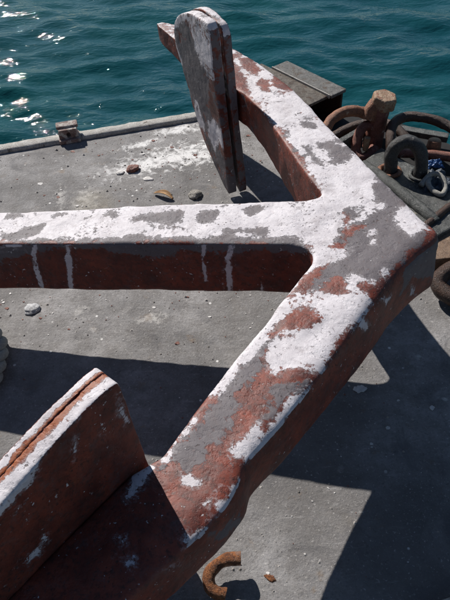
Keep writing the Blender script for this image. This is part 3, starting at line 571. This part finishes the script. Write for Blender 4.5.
# big dark chain shackle behind, arching over
L1 = [(.80, 2.36, .10), (.792, 2.41, .17), (.815, 2.49, .205), (.875, 2.535, .215), (.945, 2.53, .215), (1.02, 2.50, .205), (1.09, 2.44, .19), (1.15, 2.35, .17), (1.19, 2.24, .14), (1.20, 2.14, .10)]
t = empty('chain_shackle', (1.0, 2.36, .05)); tag(t, 'large dark rusty chain shackle arching beside the water behind the upright loop', 'shackle')
onto('bow', tube_mesh('bow', L1, .023, rough=.003), DARKRUST, t)
onto('pin', tube_mesh('pin', [(.83, 2.42, .10), (.95, 2.40, .10), (1.10, 2.35, .10), (1.22, 2.30, .10)], .021, rough=.003), REDRUST, t)
k = tube_mesh('pin_head', [(1.005, 2.435, .06), (1.006, 2.437, .10), (1.008, 2.44, .145)], lambda q: .036 * (1 - .25 * q * q), seg=14, rough=.004); onto('pin_head', k, RUSTY, t)
L3 = [(.56, 2.62, .07), (.66, 2.66, .10), (.78, 2.66, .12), (.85, 2.60, .13), (.90, 2.52, .11), (.95, 2.44, .07)]
tag(link('chain_link', tube_mesh('chain_link', L3, .024, rough=.003), DARKRUST), 'dark chain link half hidden behind the bow shackle', 'chain link')

# pad eye: steel base plate, rounded ridge, standing loop
t = empty('pad_eye', (.80, 2.15, .05)); tag(t, 'thick upright iron loop welded on a grey-green steel plate', 'pad eye')
zt = .118
base = [(.655, 2.34), (.60, 2.20), (.70, 1.78), (.80, 1.78), (.925, 1.855), (1.03, 2.0), (.90, 2.26), (.80, 2.38), (.765, 2.45)]
me = prism_mesh('base_plate', base[::1], .046, zt, .007, 2); onto('base_plate', me, PLATEM, t, False)
onto('ridge', tube_mesh('ridge', [(.655, 2.31, zt), (.72, 2.19, zt + .003), (.79, 2.04, zt + .003), (.842, 1.93, zt), (.86, 1.895, zt - .01)], .026, rough=.003), PLATEM, t)
lp = [(.728, 2.235, .09), (.727, 2.237, .14), (.722, 2.240, .19), (.735, 2.243, .232), (.772, 2.240, .256), (.812, 2.226, .246), (.838, 2.208, .21), (.846, 2.195, .16), (.848, 2.19, .09)]
lp = [(x + .032, y + .015, z + .008) for x, y, z in lp]
onto('loop', tube_mesh('loop', lp, .029, seg=20, rough=.003), DARKIRON, t)
onto('weld', tube_mesh('weld', [(.757 + .043 * math.cos(a), 2.25 + .043 * math.sin(a), zt + .004) for a in np.linspace(0, 6.28, 12, endpoint=False)], .010, True, rough=.004), RUSTY, t)
onto('weld', tube_mesh('weld', [(.880 + .043 * math.cos(a), 2.205 + .043 * math.sin(a), zt + .004) for a in np.linspace(0, 6.28, 12, endpoint=False)], .009, True, rough=.004), PLATEM, t)
# thin rope and a crumpled blue rag behind the loop
ROPEM = mat_plain('old_rope', (.20, .19, .17), (.34, .33, .30), 120, .9, .002)
tag(link('rope_end', tube_mesh('rope_end', [(.86, 2.12, .13), (.90, 2.16, .15), (.94, 2.15, .16), (.955, 2.10, .14), (.93, 2.05, .13), (.90, 2.08, .13), (.89, 2.13, .14), (.95, 2.2, .13)], .011, rough=.003), ROPEM), 'short end of thin grey rope looped beside the upright iron loop', 'rope')
def rag(name, cx, cy, cz, sx, sy, h, mat, seed):
    n = 26; V = []; F = []
    for i in range(n):
        for j in range(n):
            a, b = i / (n - 1) * 2 - 1, j / (n - 1) * 2 - 1
            q = Vector((a * 2.3 + seed, b * 2.3, seed))
            V.append((cx + a * sx * (1 + .25 * noise.noise(q)) + .01 * noise.noise(q * 3), cy + b * sy * (1 + .25 * noise.noise(q + Vector((5, 0, 0)))), cz + h * (.5 + .6 * noise.noise(q * 1.3) + .45 * abs(noise.noise(q * 2.7))) * (1 - .6 * max(abs(a), abs(b)) ** 3)))
    for i in range(n - 1):
        for j in range(n - 1): F.append((i * n + j, (i + 1) * n + j, (i + 1) * n + j + 1, i * n + j + 1))
    me = bpy.data.meshes.new(name); me.from_pydata(V, [], F); me.update()
    o = link(name, me, mat); s = o.modifiers.new('thick', 'SOLIDIFY'); s.thickness = .003; return o
BLUEM = mat_plain('blue_plastic', (.015, .045, .14), (.03, .11, .30), 30, .35, .002, .5)
WRAPM = mat_plain('dark_netting', (.02, .03, .045), (.09, .11, .14), 160, .5, .004, .5)
tag(rag('blue_rag', .965, 2.29, .11, .035, .028, .03, BLUEM, 3.), 'small crumpled blue plastic scrap under the dark shackle', 'rag')
tag(rag('netting_scrap', .93, 2.16, .10, .07, .08, .055, WRAPM, 8.), 'dark crumpled netting scrap behind the upright iron loop', 'netting')

BROWNP = mat_rust('brown_rust_plate', (.14, .085, .055), (.30, .20, .13), (.42, .32, .22), .6)
# pale rusty plate, dark link and bar right of the crown
tag(link('rusty_plate', prism_mesh('rusty_plate', [(.80, 1.69), (.93, 1.70), (1.18, 1.85), (1.12, 2.05), (.95, 1.985), (.80, 1.88)], .001, .10, .004), BROWNP, smooth=False), 'flat pale rust-coloured plate lying beyond the corner of the anchor', 'plate')
tag(link('iron_bar', tube_mesh('iron_bar', [(.78, 1.84, .118), (.85, 1.90, .12), (.95, 1.985, .12), (1.12, 2.11, .118)], .016, rough=.003), DARKRUST), 'dark round iron bar poking out beyond the anchor corner', 'bar')
L4 = [(.80, 1.60, .06), (.85, 1.645, .085), (.93, 1.66, .09), (1.02, 1.645, .08), (1.06, 1.58, .06), (1.02, 1.50, .04), (.93, 1.485, .04), (.84, 1.53, .045)]
tag(link('chain_link', tube_mesh('chain_link', L4, .030, True, rough=.003), DARKRUST), 'heavy dark chain link lying on the deck at the right edge', 'chain link')

LUGM = mat_rust('pinkish_crusted_steel', (.16, .09, .075), (.36, .27, .24), (.50, .46, .42), .52, dist=.004, scale=1.3)
# ================================================================== RUSTY LUG ON THE FAR EDGE
t = empty('cleat_bracket', (-.765, 2.86, 0)); tag(t, 'small rusty steel lug bracket with a keyhole bolted to the far deck edge', 'bracket')
def q4(x0, x1, y0, y1):
    a = math.atan(.217); c, s = math.cos(a), math.sin(a)
    return [(-.765 + x * c - y * s, 2.86 + x * s + y * c) for x, y in ((x0, y0), (x1, y0), (x1, y1), (x0, y1))]
onto('base_plate', prism_mesh('base_plate', q4(-.052, .058, -.035, .055), .001, .022, .004), LUGM, t, False)
bm = bmesh.new()  # upright web with a keyhole through it
n = 22; outer = []; inner = []
for i in range(n):
    a = 2 * math.pi * i / n
    hx, hz = .011 * math.cos(a), .015 * math.sin(a) * (1 if math.sin(a) > 0 else 1.2)
    m = max(abs(math.cos(a)) / .050, abs(math.sin(a)) / .029)
    outer.append((math.cos(a) / m, math.sin(a) / m)); inner.append((hx, hz))
def P3(x, z, y):
    a = math.atan(.217); return (-.763 + x * math.cos(a) - y * math.sin(a), 2.86 + x * math.sin(a) + y * math.cos(a), .040 + z)
rows = [[bm.verts.new(P3(x, z, y)) for x, z in ring] for ring, y in ((outer, -.012), (inner, -.012), (inner, .012), (outer, .012))]
for a, b in zip(rows, rows[1:] + rows[:1]):
    for i in range(n): bm.faces.new((a[i], a[(i + 1) % n], b[(i + 1) % n], b[i]))
bmesh.ops.recalc_face_normals(bm, faces=bm.faces)
me = bpy.data.meshes.new('web'); bm.to_mesh(me); bm.free()
onto('web', me, LUGM, t, False)
onto('back_block', prism_mesh('back_block', q4(-.046, .050, .016, .052), .023, .060, .004), LUGM, t, False)
onto('cap_plate', prism_mesh('cap_plate', q4(-.054, .058, .010, .064), .061, .080, .006), LUGM, t, False)

# ================================================================== BROKEN RING NEAR THE CAMERA
rg = [(.003, .629, .055), (-.023, .630, .055), (-.050, .625, .052), (-.072, .610, .046), (-.083, .593, .040), (-.081, .572, .033), (-.067, .559, .027), (-.042, .552, .022)]
tag(link('broken_ring', tube_mesh('broken_ring', rg, .0168, seg=20, n=10, rough=.0042), ORANGE), 'open C-shaped piece of bright orange rusty ring standing on the deck below the anchor', 'ring')

# ================================================================== ROPE AT THE LEFT EDGE
t = empty('mooring_rope', (-.86, 1.38, .03)); tag(t, 'thick grey three-strand rope lying at the left edge in the shank shadow', 'rope')
path = catmull([(-1.35, 1.95, .034), (-1.12, 1.78, .034), (-.94, 1.58, .034), (-.835, 1.47, .034), (-.812, 1.37, .034), (-.825, 1.28, .034), (-.95, 1.22, .034), (-1.12, 1.20, .034), (-1.4, 1.25, .034)], 30)
RP2 = mat_plain('grey_green_rope', (.24, .26, .25), (.40, .42, .40), 150, .9, .002)
for kx in range(3):
    pts = []; acc = 0
    for i, p in enumerate(path):
        if i: acc += (p - path[i - 1]).length
        T = (path[min(i + 1, len(path) - 1)] - path[max(i - 1, 0)]).normalized(); N = Vector((0, 0, 1)); Bv = T.cross(N)
        a = acc / .165 * 2 * math.pi + kx * 2 * math.pi / 3
        pts.append(p + (N * math.cos(a) + Bv * math.sin(a)) * .0165)
    onto('strand', tube_mesh('strand', pts, .0175, seg=12, raw=True), RP2, t)

# ================================================================== SMALL THINGS ON THE DECK
def chip(name, x, y, s, mat, seed, flat=.4, sx=1., rot=0.):
    bm = bmesh.new(); bmesh.ops.create_icosphere(bm, subdivisions=3, radius=1)
    for v in bm.verts:
        q = v.co.copy(); d = 1 + .35 * noise.noise(q * 1.3 + Vector((seed, 0, 0))) + .16 * noise.noise(q * 3.5 + Vector((seed, 3, 0)))
        v.co = Vector((q.x * s * sx, q.y * s, q.z * s * flat)) * d
    me = bpy.data.meshes.new(name); bm.to_mesh(me); bm.free()
    o = link(name, me, mat); o.location = (x, y, s * flat * .55); o.rotation_euler.z = rot; return o
STONE = mat_plain('pale_stone', (.20, .20, .21), (.60, .60, .60), 90, .85, .003)
FLAKE = mat_plain('white_flake', (.42, .40, .38), (.66, .64, .62), 60, .7, .001)
SHELLM = mat_plain('shell_grey', (.07, .055, .045), (.52, .49, .44), 130, .7, .004)
TWIGM = mat_plain('dry_bark', (.26, .14, .06), (.42, .27, .14), 60, .8, .002)
tag(chip('stone', -.747, 1.642, .027, STONE, 1., .35, 1.15, .15), 'pale rough lump of crusted grit on the deck just below the shank', 'stone')
tag(chip('rust_flake', -.415, 2.555, .026, REDRUST, 4., .55, 1.2, .4), 'thick red-brown rust flake beside the white splashes', 'rust flake')
tag(chip('paint_flake', -.475, 2.535, .015, FLAKE, 6., .35, 1.4, .2), 'small white paint flake left of the red-brown rust flake', 'paint flake')
tag(chip('paint_flake', -.335, 2.47, .015, FLAKE, 9., .25, 1.7, -.2), 'flat white paint flake right of the red-brown rust flake', 'paint flake')
tag(chip('seashell', -.108, 2.315, .032, SHELLM, 12., .5, .9, 1.9), 'broken grey seashell on the deck just above the white shank', 'shell')
# curled strip of dry bark
V = []; F = []; n = 16; mseg = 7
for i in range(n):
    t_ = i / (n - 1); wd = .016 * math.sin(math.pi * min(.97, t_ * .9 + .08)) + .003
    for j in range(mseg):
        a = (j / (mseg - 1) - .5) * 2.2
        V.append((t_ * .105, .8 * wd * math.sin(a) + .012 * math.sin(t_ * 2.6), .006 + wd * (1 - math.cos(a)) * .8 + .012 * math.sin(t_ * 3.1)))
for i in range(n - 1):
    for j in range(mseg - 1): F.append((i * mseg + j, (i + 1) * mseg + j, (i + 1) * mseg + j + 1, i * mseg + j + 1))
me = bpy.data.meshes.new('bark_strip'); me.from_pydata(V, [], F); me.update()
o = link('bark_strip', me, TWIGM); o.location = (-.300, 2.345, .002); o.rotation_euler.z = R_(-36)
s = o.modifiers.new('thick', 'SOLIDIFY'); s.thickness = .002
tag(o, 'curled strip of orange-brown dry bark on the deck above the shank', 'bark')
# flat white splat, rust crumb near the ring
def splat(name, x, y, s, seed, mat, sx=1., rot=0., h=.0035):
    n = 40; P = []
    for i in range(n):
        a = 2 * math.pi * i / n; r = s * (1 + .38 * noise.noise(Vector((math.cos(a) * 1.6 + seed, math.sin(a) * 1.6, 0))) + .22 * noise.noise(Vector((math.cos(a) * 5 + seed, math.sin(a) * 5, 0))))
        xx, yy = r * math.cos(a) * sx, r * math.sin(a)
        P.append((x + xx * math.cos(rot) - yy * math.sin(rot), y + xx * math.sin(rot) + yy * math.cos(rot)))
    return link(name, prism_mesh(name, P, .0005, h, .0012, 2), mat)
tag(splat('paint_flake', .434, 1.187, .015, 2., FLAKE, 1.35, .1), 'round white paint flake in the shadow right of the lower arm', 'paint flake')
tag(splat('paint_flake', .651, 1.097, .010, 5., FLAKE, .7, -.5), 'little white paint flake far right in the shadow', 'paint flake')
tag(chip('rust_flake', .078, .595, .008, ORANGE, 5., .3, 1.9, -.6), 'thin sliver of orange rust lying right of the broken ring', 'rust flake')
# pale board whose corner shows at the lower right
tag(link('pale_board', prism_mesh('pale_board', [(.468, .498), (.52, .20), (1.05, .30), (.98, .625)], .001, .03, .003), LIPM, smooth=False), 'pale painted board whose corner shows at the bottom right', 'board')

# grit and crumbs nobody could count
rng = np.random.default_rng(11); V = []; F = []
for i in range(2600):
    x = rng.uniform(-1.6, 1.5); y = rng.uniform(.3, 3.1)
    if y > FRONT(x) - .08 or y > 3.1 - 1.35 * (x - .45): continue
    s = .0016 * (1 + rng.pareto(2.6)); s = min(s, .0055) * (1 + .25 * (y - .5)); b = len(V); h = s * rng.uniform(.4, .9)
    for k in range(5):
        a = k * 1.2566 + rng.uniform(-.3, .3); V.append((x + s * math.cos(a) * rng.uniform(.7, 1.3), y + s * math.sin(a) * rng.uniform(.7, 1.3), -.0005))
    V.append((x + s * .2, y, h)); 
    for k in range(5): F.append((b + k, b + (k + 1) % 5, b + 5))
me = bpy.data.meshes.new('grit'); me.from_pydata(V, [], F); me.update()
GRITM = mat_plain('grit', (.10, .09, .08), (.46, .43, .40), 9, .85, .001)
tag(link('grit', me, GRITM, smooth=False), 'fine loose grit and crumbs of paint scattered over the grey deck', 'grit', kind='stuff')

# thin flakes of paint and rust shed by the anchor
rng = np.random.default_rng(5)
for nm, mt, cnt, lab in (('paint_flakes', FLAKE, 150, 'tiny white paint flakes shed on the deck around the anchor'), ('rust_flakes', REDRUST, 150, 'tiny red-brown rust flakes shed on the deck around the anchor')):
    V = []; F = []
    for i in range(cnt):
        q = rng.random()
        if q < .45: x, y = rng.normal(-.25, .35), rng.normal(2.5, .20)
        elif q < .75: x, y = rng.uniform(-1.1, .2), rng.normal(1.62, .10)
        else: x, y = rng.normal(.2, .35), rng.normal(.85, .25)
        if y > FRONT(x) - .1: continue
        s_ = min(.0085, .0019 * (1 + rng.pareto(2.2))) * min(1.4, .35 + .4 * y); b = len(V); n_ = 6; a0 = rng.uniform(0, 6.28); tx, ty = rng.normal(0, .12, 2)
        for k in range(n_):
            a = a0 + k * 2 * math.pi / n_; rr = s_ * rng.uniform(.55, 1.2); dx, dy = rr * math.cos(a) * 1.3, rr * math.sin(a)
            V.append((x + dx, y + dy, .0016 + max(-.001, dx * tx + dy * ty)))
        for k in range(n_): V.append((V[b + k][0], V[b + k][1], -.001))
        F.append(tuple(range(b, b + n_)))
        for k in range(n_): F.append((b + k, b + n_ + k, b + n_ + (k + 1) % n_, b + (k + 1) % n_))
    me = bpy.data.meshes.new(nm); me.from_pydata(V, [], F); me.update()
    tag(link(nm, me, mt, smooth=False), lab, 'flakes', kind='stuff')
